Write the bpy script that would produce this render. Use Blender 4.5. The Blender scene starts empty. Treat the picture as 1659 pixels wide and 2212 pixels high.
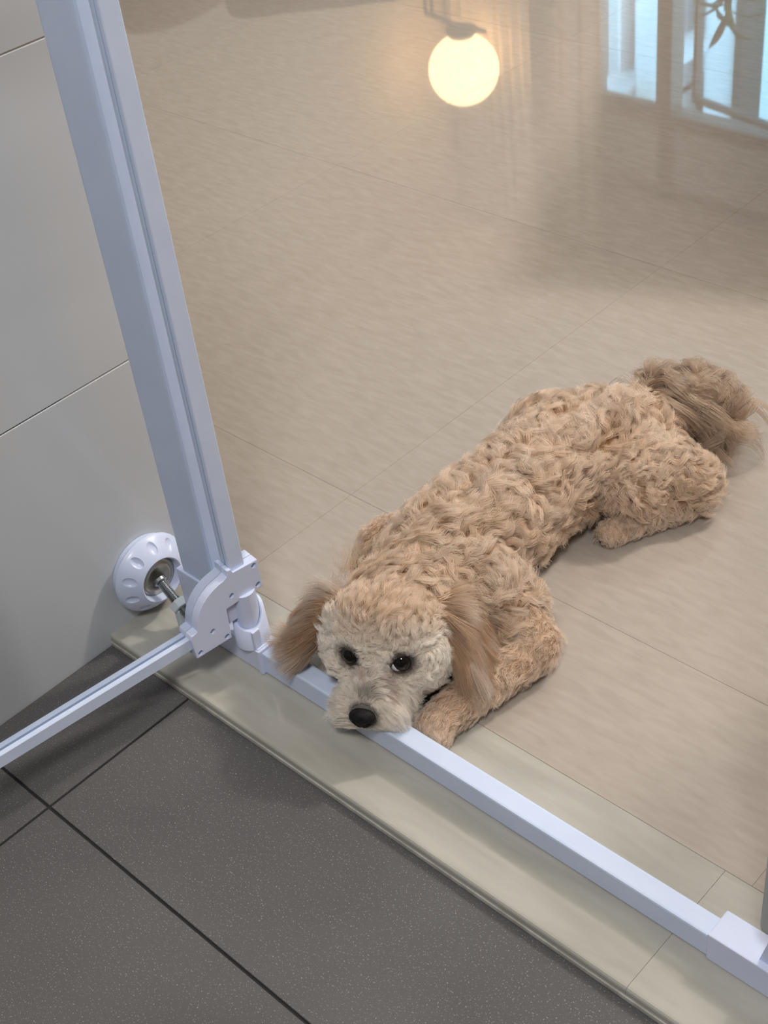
import bpy, bmesh, math, random
import numpy as np
from mathutils import Vector, Matrix, Quaternion
from mathutils.kdtree import KDTree

rng = np.random.default_rng(7)
random.seed(7)
scn = bpy.context.scene
COL = scn.collection
PI = math.pi

# ------------------------------------------------------------------ camera
CAM_H = 0.932
FPX = 2987.8
# rows: camera right, camera down, camera forward in world axes
CR = np.array([[0.72739443, 0.67829183, -0.10400739],
               [0.3685812, -0.51403006, -0.77454567],
               [-0.57883092, 0.52506504, -0.62390822]])
cam_d = bpy.data.cameras.new('camera')
cam = bpy.data.objects.new('camera', cam_d)
COL.objects.link(cam)
m = Matrix.Identity(4)
for i in range(3):
    m[i][0] = CR[0][i]; m[i][1] = -CR[1][i]; m[i][2] = -CR[2][i]
m[2][3] = CAM_H
cam.matrix_world = m
cam_d.sensor_fit = 'VERTICAL'
cam_d.sensor_height = 36.0
cam_d.sensor_width = 27.0
cam_d.lens = 36.0 * FPX / 2212.0
cam_d.clip_start = 0.02
cam_d.dof.use_dof = True
cam_d.dof.focus_distance = 1.23
cam_d.dof.aperture_fstop = 20.0
scn.camera = cam

# ------------------------------------------------------------------ world, lights, exposure
scn.view_settings.view_transform = 'Standard'
scn.view_settings.look = 'None'
scn.view_settings.gamma = 1.0
scn.view_settings.exposure = 0.0
scn.view_settings.use_curve_mapping = False
W = bpy.data.worlds.new('sky'); scn.world = W; W.use_nodes = True
bgn = W.node_tree.nodes['Background']
bgn.inputs[0].default_value = (0.33, 0.72, 1.0, 1)
bgn.inputs[1].default_value = 6.5

def area(name, loc, target, size, power, color, shape='DISK', sy=None):
    d = bpy.data.lights.new(name, 'AREA'); d.shape = shape; d.size = size
    if sy: d.size_y = sy
    d.energy = power; d.color = color
    o = bpy.data.objects.new(name, d); COL.objects.link(o); o.location = loc
    o.rotation_euler = (Vector(target) - Vector(loc)).to_track_quat('-Z', 'Y').to_euler()
    return o
def bulb(name, loc, power, color, radius):
    d = bpy.data.lights.new(name, 'POINT'); d.energy = power; d.color = color; d.shadow_soft_size = radius
    o = bpy.data.objects.new(name, d); COL.objects.link(o); o.location = loc
    return o
# living-room ceiling lamp, an added fill bulb, and the kitchen ceiling lamp
bulb('living_light', (-0.05, 2.75, 2.30), 165, (1.0, 0.92, 0.83), 0.085)
bulb('living_light', (-1.0, 3.45, 2.22), 28, (1.0, 0.90, 0.79), 0.12)  # added fill bulb, brightens the ceiling mirrored in the floor
area('kitchen_lamp', (0.35, -0.55, 2.50), (-0.3, 0.3, 0), 0.5, 38, (1.0, 0.985, 0.965))
scn.cycles.max_bounces = 8
scn.cycles.transmission_bounces = 6
scn.cycles.diffuse_bounces = 4
scn.cycles.glossy_bounces = 4
scn.cycles.transparent_max_bounces = 12

# ------------------------------------------------------------------ helpers
def ray(px, py):
    return CR.T @ np.array([(px - 829.5) / FPX, (py - 1106.0) / FPX, 1.0])
def at(px, py, z):
    d = ray(px, py); t = (z - CAM_H) / d[2]
    return Vector((d[0] * t, d[1] * t, CAM_H + d[2] * t))
def mirrored(px, py, Y):
    """point at distance Y whose image in the polished floor is seen at this pixel"""
    d = ray(px, py); t = Y / d[1]
    return Vector((d[0] * t, Y, -(CAM_H + d[2] * t)))

def nd(mt): return mt.node_tree.nodes, mt.node_tree.links
def mat(name, color, rough=0.5, metal=0.0, spec=0.5, emit=None, estr=0.0):
    mt = bpy.data.materials.new(name); mt.use_nodes = True
    b = mt.node_tree.nodes['Principled BSDF']
    b.inputs['Base Color'].default_value = (*color, 1)
    b.inputs['Roughness'].default_value = rough
    b.inputs['Metallic'].default_value = metal
    b.inputs['Specular IOR Level'].default_value = spec
    if emit:
        b.inputs['Emission Color'].default_value = (*emit, 1)
        b.inputs['Emission Strength'].default_value = estr
    return mt
def noise_mat(name, c1, c2, scale, rough=0.5, stretch=(1, 1, 1), detail=3, bump=0.0, contrast=(0.35, 0.65), spec=0.5, speck=None, rand=0.0, bscale=None):
    mt = mat(name, c1, rough, spec=spec)
    n, l = nd(mt); b = n['Principled BSDF']
    geo = n.new('ShaderNodeNewGeometry')
    mp = n.new('ShaderNodeMapping'); mp.inputs['Scale'].default_value = stretch
    l.new(geo.outputs['Position'], mp.inputs['Vector'])
    t = n.new('ShaderNodeTexNoise'); t.inputs['Scale'].default_value = scale; t.inputs['Detail'].default_value = detail
    t.inputs['Distortion'].default_value = 0.4
    l.new(mp.outputs[0], t.inputs['Vector'])
    r = n.new('ShaderNodeValToRGB')
    r.color_ramp.elements[0].position = contrast[0]; r.color_ramp.elements[0].color = (*c1, 1)
    r.color_ramp.elements[1].position = contrast[1]; r.color_ramp.elements[1].color = (*c2, 1)
    l.new(t.outputs['Fac'], r.inputs[0])
    out = r.outputs[0]
    if speck:
        t2 = n.new('ShaderNodeTexNoise'); t2.inputs['Scale'].default_value = speck[0]; t2.inputs['Detail'].default_value = 2
        l.new(geo.outputs['Position'], t2.inputs['Vector'])
        r2 = n.new('ShaderNodeValToRGB')
        r2.color_ramp.elements[0].position = speck[1]; r2.color_ramp.elements[0].color = (0, 0, 0, 1)
        r2.color_ramp.elements[1].position = speck[1] + speck[2]; r2.color_ramp.elements[1].color = (1, 1, 1, 1)
        l.new(t2.outputs['Fac'], r2.inputs[0])
        mx = n.new('ShaderNodeMix'); mx.data_type = 'RGBA'
        l.new(r2.outputs[0], mx.inputs[0]); l.new(out, mx.inputs[6]); mx.inputs[7].default_value = (*speck[3], 1)
        out = mx.outputs[2]
    if rand:
        oi = n.new('ShaderNodeObjectInfo')
        hs = n.new('ShaderNodeHueSaturation')
        mr = n.new('ShaderNodeMapRange'); mr.inputs[3].default_value = 1 - rand; mr.inputs[4].default_value = 1 + rand
        l.new(oi.outputs['Random'], mr.inputs[0]); l.new(mr.outputs[0], hs.inputs['Value'])
        l.new(out, hs.inputs['Color']); out = hs.outputs[0]
    l.new(out, b.inputs['Base Color'])
    if bump:
        bp = n.new('ShaderNodeBump'); bp.inputs['Strength'].default_value = bump; bp.inputs['Distance'].default_value = 0.001
        tb = t
        if bscale:
            tb = n.new('ShaderNodeTexNoise'); tb.inputs['Scale'].default_value = bscale; tb.inputs['Detail'].default_value = 3
            l.new(geo.outputs['Position'], tb.inputs['Vector'])
        l.new(tb.outputs['Fac'], bp.inputs['Height']); l.new(bp.outputs[0], b.inputs['Normal'])
    return mt
def clear_mat(name, tint=(1, 1, 1), refl=1.5, rough=0.02):
    mt = bpy.data.materials.new(name); mt.use_nodes = True
    n, l = nd(mt); n.clear()
    o = n.new('ShaderNodeOutputMaterial'); mx = n.new('ShaderNodeMixShader')
    tr = n.new('ShaderNodeBsdfTransparent'); tr.inputs[0].default_value = (*tint, 1)
    gl = n.new('ShaderNodeBsdfGlossy'); gl.inputs['Roughness'].default_value = rough
    lw = n.new('ShaderNodeLayerWeight'); lw.inputs[0].default_value = 0.5
    pw = n.new('ShaderNodeMath'); pw.operation = 'POWER'; pw.inputs[1].default_value = 4.0
    mr = n.new('ShaderNodeMapRange'); mr.inputs[3].default_value = refl; mr.inputs[4].default_value = 0.7
    l.new(lw.outputs['Facing'], pw.inputs[0]); l.new(pw.outputs[0], mr.inputs[0])
    l.new(mr.outputs[0], mx.inputs[0]); l.new(tr.outputs[0], mx.inputs[1]); l.new(gl.outputs[0], mx.inputs[2])
    l.new(mx.outputs[0], o.inputs[0])
    return mt

def obj(name, bm, mt, parent=None, smooth=False, origin=None):
    me = bpy.data.meshes.new(name)
    bmesh.ops.recalc_face_normals(bm, faces=bm.faces[:])
    if smooth:
        for f in bm.faces: f.smooth = True
    if origin is not None:
        bmesh.ops.translate(bm, verts=bm.verts[:], vec=-Vector(origin))
    bm.to_mesh(me); bm.free()
    me.materials.append(mt)
    o = bpy.data.objects.new(name, me); COL.objects.link(o)
    if origin is not None: o.location = origin
    if parent: par(o, parent)
    return o
def wmat(o):
    mm = Matrix.Translation(o.location) @ o.rotation_euler.to_matrix().to_4x4() if o.type == 'EMPTY' or not o.data or True else None
    if o.parent: return wmat(o.parent) @ o.matrix_parent_inverse @ mm
    return mm
def par(o, p):
    o.parent = p; o.matrix_parent_inverse = wmat(p).inverted()
def tag(o, label=None, cat=None, group=None, kind=None):
    if label: o['label'] = label
    if cat: o['category'] = cat
    if group: o['group'] = group
    if kind: o['kind'] = kind
    return o
def empty(name, loc):
    o = bpy.data.objects.new(name, None); COL.objects.link(o); o.location = loc; o.empty_display_size = 0.05
    return o
def box(bm, x0, x1, y0, y1, z0, z1, bevel=0.0, seg=2, M=None):
    g = bmesh.ops.create_cube(bm, size=1.0)
    vs = g['verts']
    for v in vs:
        v.co = Vector(((x0 + x1) / 2 + v.co.x * (x1 - x0), (y0 + y1) / 2 + v.co.y * (y1 - y0), (z0 + z1) / 2 + v.co.z * (z1 - z0)))
    if bevel:
        es = list({e for v in vs for e in v.link_edges})
        r = bmesh.ops.bevel(bm, geom=es, offset=bevel, segments=seg, profile=0.6, affect='EDGES')
        vs = list({v for f in r['faces'] for v in f.verts} | {v for v in vs if v.is_valid})
    if M is not None:
        for v in vs: v.co = M @ v.co
    return vs
def bx(name, mt, parent, x0, x1, y0, y1, z0, z1, bevel=0.0, M=None, seg=2, **k):
    bm = bmesh.new(); box(bm, x0, x1, y0, y1, z0, z1, bevel, seg, M)
    return obj(name, bm, mt, parent, **k)
def lathe(bm, prof, M, n=32, cap=True):
    """profile (radius, height) about local z"""
    rings = []
    for r, h in prof:
        if r < 1e-6:
            rings.append([bm.verts.new(M @ Vector((0, 0, h)))])
        else:
            rings.append([bm.verts.new(M @ Vector((r * math.cos(2 * PI * i / n), r * math.sin(2 * PI * i / n), h))) for i in range(n)])
    for a, b in zip(rings[:-1], rings[1:]):
        for i in range(n):
            j = (i + 1) % n
            if len(a) == 1 and len(b) == 1: continue
            if len(a) == 1: bm.faces.new((a[0], b[i], b[j]))
            elif len(b) == 1: bm.faces.new((a[i], b[0], a[j]))
            else: bm.faces.new((a[i], b[i], b[j], a[j]))
    if cap:
        if len(rings[0]) > 1: bm.faces.new(rings[0][::-1])
        if len(rings[-1]) > 1: bm.faces.new(rings[-1])
def axis_m(loc, d):
    return Matrix.Translation(loc) @ Vector(d).to_track_quat('Z', 'Y').to_matrix().to_4x4()
def tube(bm, pts, rads, n=10, cap=True):
    pts = [Vector(p) for p in pts]; rings = []
    up = Vector((0, 0, 1))
    for i, p in enumerate(pts):
        t = (pts[min(i + 1, len(pts) - 1)] - pts[max(i - 1, 0)]).normalized()
        a = t.cross(up)
        if a.length < 1e-3: a = t.cross(Vector((1, 0, 0)))
        a.normalize(); b = t.cross(a)
        r = rads[i] if hasattr(rads, '__len__') else rads
        rings.append([bm.verts.new(p + a * (r * math.cos(2 * PI * k / n)) + b * (r * math.sin(2 * PI * k / n))) for k in range(n)])
    for A, B in zip(rings[:-1], rings[1:]):
        for k in range(n): bm.faces.new((A[k], A[(k + 1) % n], B[(k + 1) % n], B[k]))
    if cap: bm.faces.new(rings[0]); bm.faces.new(rings[-1][::-1])
def prism(bm, outline, M, depth):
    """outline in local xy, extruded along local z from 0 to depth"""
    a = [bm.verts.new(M @ Vector((x, y, 0))) for x, y in outline]
    b = [bm.verts.new(M @ Vector((x, y, depth))) for x, y in outline]
    bm.faces.new(a); bm.faces.new(b[::-1])
    n = len(a)
    for i in range(n): bm.faces.new((a[i], b[i], b[(i + 1) % n], a[(i + 1) % n]))
def evaluated(o):
    dg = bpy.context.evaluated_depsgraph_get(); dg.update()
    return bpy.data.meshes.new_from_object(o.evaluated_get(dg))
def carve(o, cutter_bm, bevel=0.0):
    """cut recesses into a mesh, once, for good"""
    me = bpy.data.meshes.new('cut'); bmesh.ops.recalc_face_normals(cutter_bm, faces=cutter_bm.faces[:]); cutter_bm.to_mesh(me); cutter_bm.free()
    c = bpy.data.objects.new('cut', me); COL.objects.link(c)
    md = o.modifiers.new('b', 'BOOLEAN'); md.object = c; md.operation = 'DIFFERENCE'; md.solver = 'EXACT'
    mts = [mm for mm in o.data.materials]
    new = evaluated(o); o.modifiers.clear(); o.data = new
    bpy.data.objects.remove(c)
    if not o.data.materials:
        for mm in mts: o.data.materials.append(mm)

# ------------------------------------------------------------------ materials
M_TILE = noise_mat('beige_polished_tile', (0.338, 0.297, 0.262), (0.388, 0.346, 0.309), 15, rough=0.022, stretch=(1.9, 8.0, 1), detail=8,
                   contrast=(0.30, 0.70), spec=0.72, rand=0.015)
M_SILL = noise_mat('threshold_tile', (0.355, 0.345, 0.308), (0.42, 0.408, 0.368), 10, rough=0.12, stretch=(0.9, 5.0, 1), detail=5, spec=0.4, rand=0.02)
M_GROUT = mat('beige_grout', (0.30, 0.25, 0.20), 0.9)
M_PALEGROUT = noise_mat('pale_filler', (0.36, 0.34, 0.31), (0.5, 0.48, 0.45), 60, rough=0.9)
M_DARK = noise_mat('dark_grey_tile', (0.077, 0.075, 0.078), (0.095, 0.092, 0.093), 5, rough=0.42, spec=0.4,
                   speck=(760, 0.635, 0.05, (0.27, 0.26, 0.25)), bump=0.15, bscale=500, rand=0.02)
M_DARKGROUT = mat('black_grout', (0.012, 0.012, 0.013), 0.9)
M_WALLTILE = noise_mat('cream_wall_tile', (0.495, 0.52, 0.55), (0.535, 0.56, 0.585), 3, rough=0.22, spec=0.5, bump=0.12, bscale=90)
M_WGROUT = mat('wall_joint', (0.10, 0.09, 0.08), 0.9)
M_PLASTER = noise_mat('warm_plaster', (0.44, 0.385, 0.335), (0.47, 0.415, 0.36), 3, rough=0.85)
M_CEIL = noise_mat('ceiling_white', (0.78, 0.76, 0.73), (0.8, 0.785, 0.76), 2, rough=0.9)
M_PLASTIC = mat('white_plastic', (0.59, 0.655, 0.85), 0.28)
M_METALW = noise_mat('white_powder_coat', (0.54, 0.63, 0.82), (0.565, 0.655, 0.84), 40, rough=0.38, bump=0.05, bscale=900)
M_STEEL = mat('zinc_steel', (0.36, 0.38, 0.40), 0.34, metal=1.0)
M_DISC = mat('brushed_disc', (0.50, 0.47, 0.42), 0.32, metal=1.0)
M_NUT = mat('pale_grey_plastic', (0.55, 0.62, 0.66), 0.4)
M_ACRYL = clear_mat('clear_acrylic', (0.985, 0.99, 0.995), 0.014)
M_GREY = mat('grey_plastic', (0.42, 0.44, 0.45), 0.5)

# ------------------------------------------------------------------ setting
WALL_X, STEP_Z, CURB_Y, SILL_Y = -0.957, -0.012, 0.478, 0.613
BACK_Y, LEFT_X, CEIL_Z = 5.21, -4.73, 2.6

floor = bx('floor', M_GROUT, None, LEFT_X - 0.1, 2.6, SILL_Y, BACK_Y + 0.1, -0.06, -0.0003)
tag(floor, 'polished beige streaked tile floor of the living room', kind='structure')
tile_cache = {}
def tiles(parent, mt, xs, ys, z0, z1, gap, name='tile', bev=0.0006):
    for i in range(len(xs) - 1):
        for j in range(len(ys) - 1):
            w, d = xs[i + 1] - xs[i] - gap, ys[j + 1] - ys[j] - gap
            key = (round(w, 4), round(d, 4), z0, z1, mt.name)
            if key not in tile_cache:
                bm = bmesh.new(); box(bm, -w / 2, w / 2, -d / 2, d / 2, z0, z1, bev, 1) if bev else box(bm, -w / 2, w / 2, -d / 2, d / 2, z0, z1)
                me = bpy.data.meshes.new(name); bmesh.ops.recalc_face_normals(bm, faces=bm.faces[:]); bm.to_mesh(me); bm.free(); me.materials.append(mt)
                tile_cache[key] = me
            o = bpy.data.objects.new(name, tile_cache[key]); COL.objects.link(o)
            o.location = ((xs[i] + xs[i + 1]) / 2, (ys[j] + ys[j + 1]) / 2, 0)
            par(o, parent)
lx = [-0.915 - 0.606 * k for k in range(6, 0, -1)] + [-0.915 + 0.606 * k for k in range(0, 6)]
ly = [SILL_Y, 0.785, 1.38, 1.975, 2.575, 3.175, 3.775, 4.375, BACK_Y]
lx[0] = LEFT_X
tiles(floor, M_TILE, lx, ly, -0.008, 0.0, 0.0005, bev=0)

thr = bx('trim_1', M_PALEGROUT, None, WALL_X, 0.35, CURB_Y - 0.0012, SILL_Y, -0.05, -0.0088)
tag(thr, 'beige tiled threshold step between dark floor and living room', kind='structure')
for x0, x1 in ((WALL_X, -0.333), (-0.3327, 0.35)):
    bm = bmesh.new(); vs = box(bm, x0, x1 - 0.0, CURB_Y, SILL_Y - 0.0003, -0.0085, 0.0)
    es = [e for e in bm.edges if all(abs(v.co.y - CURB_Y) < 1e-5 and abs(v.co.z) < 1e-5 for v in e.verts)]
    bmesh.ops.bevel(bm, geom=es, offset=0.0035, segments=3, profile=0.5, affect='EDGES')
    obj('tile', bm, M_SILL, thr)

kfl = bx('kitchen_floor', M_DARKGROUT, None, WALL_X, 1.6, -2.0, CURB_Y + 0.01, -0.06, STEP_Z - 0.0015)
tag(kfl, 'dark grey speckled tile floor of the kitchen', kind='structure')
kx = [WALL_X, -0.836, -0.236, 0.364, 0.964, 1.6]
ky = [-2.0, -1.49, -0.89, -0.29, 0.3105, CURB_Y - 0.0005]
tiles(kfl, M_DARK, kx, ky, STEP_Z - 0.008, STEP_Z, 0.0029, bev=0.0004)

wl = bx('wall_left', M_WGROUT, None, WALL_X - 0.12, WALL_X - 0.0015, -2.0, SILL_Y, -0.06, CEIL_Z)
tag(wl, 'cream tiled kitchen wall beside the gate', kind='structure')
wz = [-0.028] + [0.272 + 0.3 * k for k in range(9)]; wz[-1] = CEIL_Z
wy = [-1.787, -1.187, -0.587, 0.013, SILL_Y]
wcache = {}
for i in range(len(wy) - 1):
    for k in range(len(wz) - 1):
        d, h = wy[i + 1] - wy[i] - 0.0012, wz[k + 1] - wz[k] - 0.0012
        key = (round(d, 4), round(h, 4))
        if key not in wcache:
            bm = bmesh.new(); box(bm, -0.008, 0.0, -d / 2, d / 2, -h / 2, h / 2, 0.0006, 1)
            me = bpy.data.meshes.new('tile'); bmesh.ops.recalc_face_normals(bm, faces=bm.faces[:]); bm.to_mesh(me); bm.free(); me.materials.append(M_WALLTILE)
            wcache[key] = me
        o = bpy.data.objects.new('tile', wcache[key]); COL.objects.link(o)
        o.location = (WALL_X, (wy[i] + wy[i + 1]) / 2, (wz[k] + wz[k + 1]) / 2); par(o, wl)

def wall(name, label, *b, mt=M_PLASTER):
    return tag(bx(name, mt, None, *b), label, kind='structure')
wall('wall_partition', 'plaster wall between kitchen and living room', LEFT_X, WALL_X - 0.001, SILL_Y - 0.11, SILL_Y, -0.05, CEIL_Z)
wall('wall_jamb', 'plaster door jamb wall on the right of the gate', -0.195, 2.6, CURB_Y + 0.01, SILL_Y, -0.05, CEIL_Z)
wall('wall_lintel', 'plaster lintel above the gate opening', WALL_X - 0.001, -0.195, CURB_Y + 0.01, SILL_Y, 2.15, CEIL_Z)
M_LAMPLIT = noise_mat('lamplit_plaster', (0.60, 0.54, 0.47), (0.63, 0.57, 0.50), 3, rough=0.85)  # plaster made paler: the globe lamp's glow is painted into this wall
wall('wall_far', 'plaster side wall of the living room behind the lamp', LEFT_X - 0.1, LEFT_X, SILL_Y - 0.11, BACK_Y + 0.1, -0.05, CEIL_Z, mt=M_LAMPLIT)
wall('wall_right', 'plaster side wall of the living room on the right', 2.6, 2.7, CURB_Y, BACK_Y + 0.1, -0.05, CEIL_Z)
wall('wall_kitchen', 'plaster kitchen wall behind the camera', WALL_X, 1.6, -2.1, -2.0, -0.06, CEIL_Z)
wall('wall_kitchen_right', 'plaster kitchen side wall', 1.6, 1.7, -2.1, CURB_Y + 0.01, -0.06, CEIL_Z)
wall('ceiling', 'white ceiling', LEFT_X - 0.1, 2.7, -2.1, BACK_Y + 0.1, CEIL_Z, CEIL_Z + 0.1, mt=M_CEIL)

# back wall with window openings
M_BROWN = noise_mat('brown_aluminium', (0.20, 0.15, 0.12), (0.24, 0.18, 0.145), 20, rough=0.5)
M_PANE = clear_mat('window_glass', (0.97, 0.99, 0.99), 0.03)
bm = bmesh.new()
WX0, WX1, WZ0, WZ1 = -3.86, -1.2, 0.85, 1.765
box(bm, LEFT_X, WX0, BACK_Y, BACK_Y + 0.1, -0.05, CEIL_Z)
box(bm, WX1, 2.6, BACK_Y, BACK_Y + 0.1, -0.05, CEIL_Z)
box(bm, WX0, WX1, BACK_Y, BACK_Y + 0.1, -0.05, WZ0)
box(bm, WX0, WX1, BACK_Y, BACK_Y + 0.1, WZ1 + 0.06, CEIL_Z)
tag(obj('wall_back', bm, M_PLASTER), 'plaster back wall with windows', kind='structure')
# fixed window frame: head beam, mullions, sill and the pale panels above
wf = bx('window_1', M_BROWN, None, WX0, WX1, BACK_Y - 0.03, BACK_Y + 0.07, WZ1, WZ1 + 0.065)
tag(wf, 'brown framed living room window seen mirrored in the floor', kind='structure')
for x0, x1 in ((WX0, WX0 + 0.03), (-3.477, -3.405), (-2.45, -2.38), (WX1 - 0.04, WX1)):
    bx('mullion', M_BROWN, wf, x0, x1, BACK_Y - 0.03, BACK_Y + 0.07, WZ0, WZ1)
bx('window_sill', M_BROWN, wf, WX0, WX1, BACK_Y - 0.08, BACK_Y + 0.07, WZ0 - 0.03, WZ0)
bx('mullion', M_BROWN, wf, -3.46, -3.385, BACK_Y - 0.03, BACK_Y, WZ1 + 0.065, 2.2)
bx('mullion', M_BROWN, wf, WX0, WX1, BACK_Y - 0.03, BACK_Y, 2.14, 2.2)
M_PALEPANEL = noise_mat('pale_panel', (0.50, 0.49, 0.46), (0.56, 0.55, 0.52), 30, rough=0.8)
bx('upper_panel', M_PALEPANEL, wf, WX0, -3.46, BACK_Y - 0.012, BACK_Y - 0.002, WZ1 + 0.065, 2.14)
bx('upper_panel', M_PALEPANEL, wf, -3.385, WX1, BACK_Y - 0.012, BACK_Y - 0.002, WZ1 + 0.065, 2.14)
# left sash, closed; right sash, ajar into the room
def sash(x0, w, z0, z1, rot, name):
    Mx = Matrix.Translation((x0, BACK_Y + 0.01, 0)) @ Matrix.Rotation(rot, 4, 'Z')
    bm = bmesh.new(); t = 0.020
    box(bm, 0, w, -0.02, 0.02, z1 - t, z1, M=Mx); box(bm, 0, w, -0.02, 0.02, z0, z0 + t, M=Mx)
    box(bm, 0, t, -0.02, 0.02, z0 + t, z1 - t, M=Mx); box(bm, w - t, w, -0.02, 0.02, z0 + t, z1 - t, M=Mx)
    o = obj('sash', bm, M_BROWN, wf)
    bx('pane', M_PANE, o, t, w - t, -0.003, 0.003, z0 + t, z1 - t, M=Mx)
sash(WX0 + 0.03, 0.353, WZ0, WZ1, 0, 'sash')
sash(-3.30, 0.85, WZ0, 1.69, math.radians(-12), 'sash')

# ------------------------------------------------------------------ pet gate
GX, GY = -0.815, 0.5475                      # hinge axis
BF, BB, BT = 0.538, 0.5572, 0.0268           # bottom bar front, back, top
gate = tag(empty('pet_gate', (-0.60, GY, 0)), 'white pressure fitted pet gate with clear door standing open in the doorway', 'gate')
def gp(name, mt, *b, bevel=0.0015, parent=gate, **k): return bx(name, mt, parent, *b, bevel=bevel, **k)
gp('bottom_bar', M_METALW, -0.793, -0.300, BF, BB, 0.0008, BT, bevel=0.002)
gp('frame_post', M_METALW, -0.890, -0.841, BF, BB, 0.070, 0.80, bevel=0.003)
# left connector: upright socket of the post plus foot, one moulded piece
cx0 = -0.8975
bm = bmesh.new()
Mxz = Matrix(((1, 0, 0, 0), (0, 0, 1, BF - 0.0022), (0, 1, 0, 0), (0, 0, 0, 1)))
prism(bm, [(cx0, 0.0006), (-0.7912, 0.0006), (-0.7912, 0.0292), (-0.826, 0.0292), (-0.8365, 0.036), (-0.8365, 0.0795), (cx0, 0.0795)], Mxz, BB - BF + 0.0044)
bmesh.ops.bevel(bm, geom=bm.edges[:], offset=0.0013, segments=2, profile=0.6, affect='EDGES')
con = obj('corner_connector', bm, M_PLASTIC, gate)
# hinge socket: round cup with a slanted rim, standing on the connector
bm = bmesh.new(); n = 40
sx, sy, r0, r1 = GX + 0.004, GY, 0.0158, 0.0118
rings = []
for (r, base) in ((r0 + 0.0015, None), (r0, 'rim'), (r1, 'rim'), (r1, 'in')):
    rg = []
    for i in range(n):
        a = 2 * PI * i / n
        rim = 0.061 - 0.0105 * math.cos(a - math.radians(-60)) - 0.002 * math.cos(2 * a)
        z = 0.027 if base is None else rim if base == 'rim' else 0.045
        rg.append(bm.verts.new((sx + r * math.cos(a), sy + r * math.sin(a), z)))
    rings.append(rg)
for a_, b_ in zip(rings[:-1], rings[1:]):
    for i in range(n): bm.faces.new((a_[i], a_[(i + 1) % n], b_[(i + 1) % n], b_[i]))
bm.faces.new(rings[-1])
obj('hinge_socket', bm, M_PLASTIC, con, smooth=True)
bm = bmesh.new(); box(bm, sx + 0.008, sx + 0.019, BF - 0.0015, BB + 0.0015, 0.0288, 0.031, 0.001)
box(bm, sx + 0.0135, sx + 0.0172, GY - 0.012, GY - 0.003, 0.029, 0.052, 0.001)
obj('socket_rib', bm, M_PLASTIC, con)
gp('bar_lip', M_PLASTIC, -0.7955, -0.7895, BF - 0.0034, BB + 0.0026, 0.0004, 0.0300, parent=con, bevel=0.001)
# right connector, latch wedge and latch post
rc = gp('corner_connector', M_PLASTIC, -0.3018, -0.205, BF - 0.0018, BB + 0.0062, 0.0006, 0.0312, bevel=0.0012)
bm = bmesh.new(); prism(bm, [(-0.262, 0.0305), (-0.205, 0.0305), (-0.205, 0.078), (-0.252, 0.078)], Mxz @ Matrix.Translation((0, 0, 0.006)), 0.016)
obj('latch_wedge', bm, M_PLASTIC, rc)
gp('latch_post', M_GREY, -0.262, -0.206, BF - 0.004, BB + 0.010, 0.074, 0.80, bevel=0.006, seg=3)

# wall cup, threaded spindle, hand nut
CUP = Vector((WALL_X, 0.536, 0.0485))
Mc = axis_m(CUP, (1, 0, 0))
bm = bmesh.new()
lathe(bm, [(0.0385, 0.0004), (0.0390, 0.0070), (0.0415, 0.0078), (0.0425, 0.0095), (0.0422, 0.0115), (0.0405, 0.0140), (0.0335, 0.0215), (0.0265, 0.0285), (0.0242, 0.0296), (0.0228, 0.0286), (0.0216, 0.0235), (0.0212, 0.0205)], Mc, 64)
cup = obj('wall_cup', bm, M_PLASTIC, gate)
cb = bmesh.new()
for k in range(10):
    a = 2 * PI * (k + 0.35) / 10
    g = bmesh.ops.create_uvsphere(cb, u_segments=16, v_segments=10, radius=1.0)
    rr = 0.0345
    Mk = Mc @ Matrix.Rotation(a, 4, 'Z') @ Matrix.Translation((rr, 0, 0.0212)) @ Matrix.Rotation(math.radians(46), 4, 'Y') @ Matrix.Diagonal((0.0078, 0.0052, 0.0030, 1))
    for v in g['verts']: v.co = Mk @ v.co
carve(cup, cb)
for p in cup.data.polygons: p.use_smooth = True
try:
    cup.data.set_sharp_from_angle(angle=math.radians(28))
except Exception: pass
bm = bmesh.new()
lathe(bm, [(0.0208, 0.0202), (0.0208, 0.0218), (0.0185, 0.0224), (0.0165, 0.0224), (0.0158, 0.0234), (0.0122, 0.0236), (0.0112, 0.0226), (0.0, 0.0226)], Mc, 48, cap=False)
obj('metal_disc', bm, M_DISC, cup, smooth=True)
S0, S1 = Vector((WALL_X + 0.0228, 0.536, 0.0445)), Vector((-0.893, 0.533, 0.0225))
L = (S1 - S0).length
prof = [(0.0072, 0.0), (0.0072, 0.003), (0.0058, 0.0036)]
h = 0.004
while h < L:
    prof += [(0.0040, h), (0.0051, h + 0.0008)]; h += 0.0016
bm = bmesh.new(); lathe(bm, prof, axis_m(S0, S1 - S0), 20)
obj('threaded_spindle', bm, M_STEEL, gate)
NC = S0.lerp(S1, 0.62); Mn = axis_m(NC, S1 - S0)
bm = bmesh.new()
prism(bm, [(0.0095 * math.cos(PI / 3 * k), 0.0095 * math.sin(PI / 3 * k)) for k in range(6)], Mn, 0.009)
bmesh.ops.bevel(bm, geom=bm.edges[:], offset=0.0008, segments=1, affect='EDGES')
box(bm, -0.907, -0.8995, 0.5270, 0.5385, 0.0035, 0.026, 0.0015)
obj('hand_nut', bm, M_NUT, gate)

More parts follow.
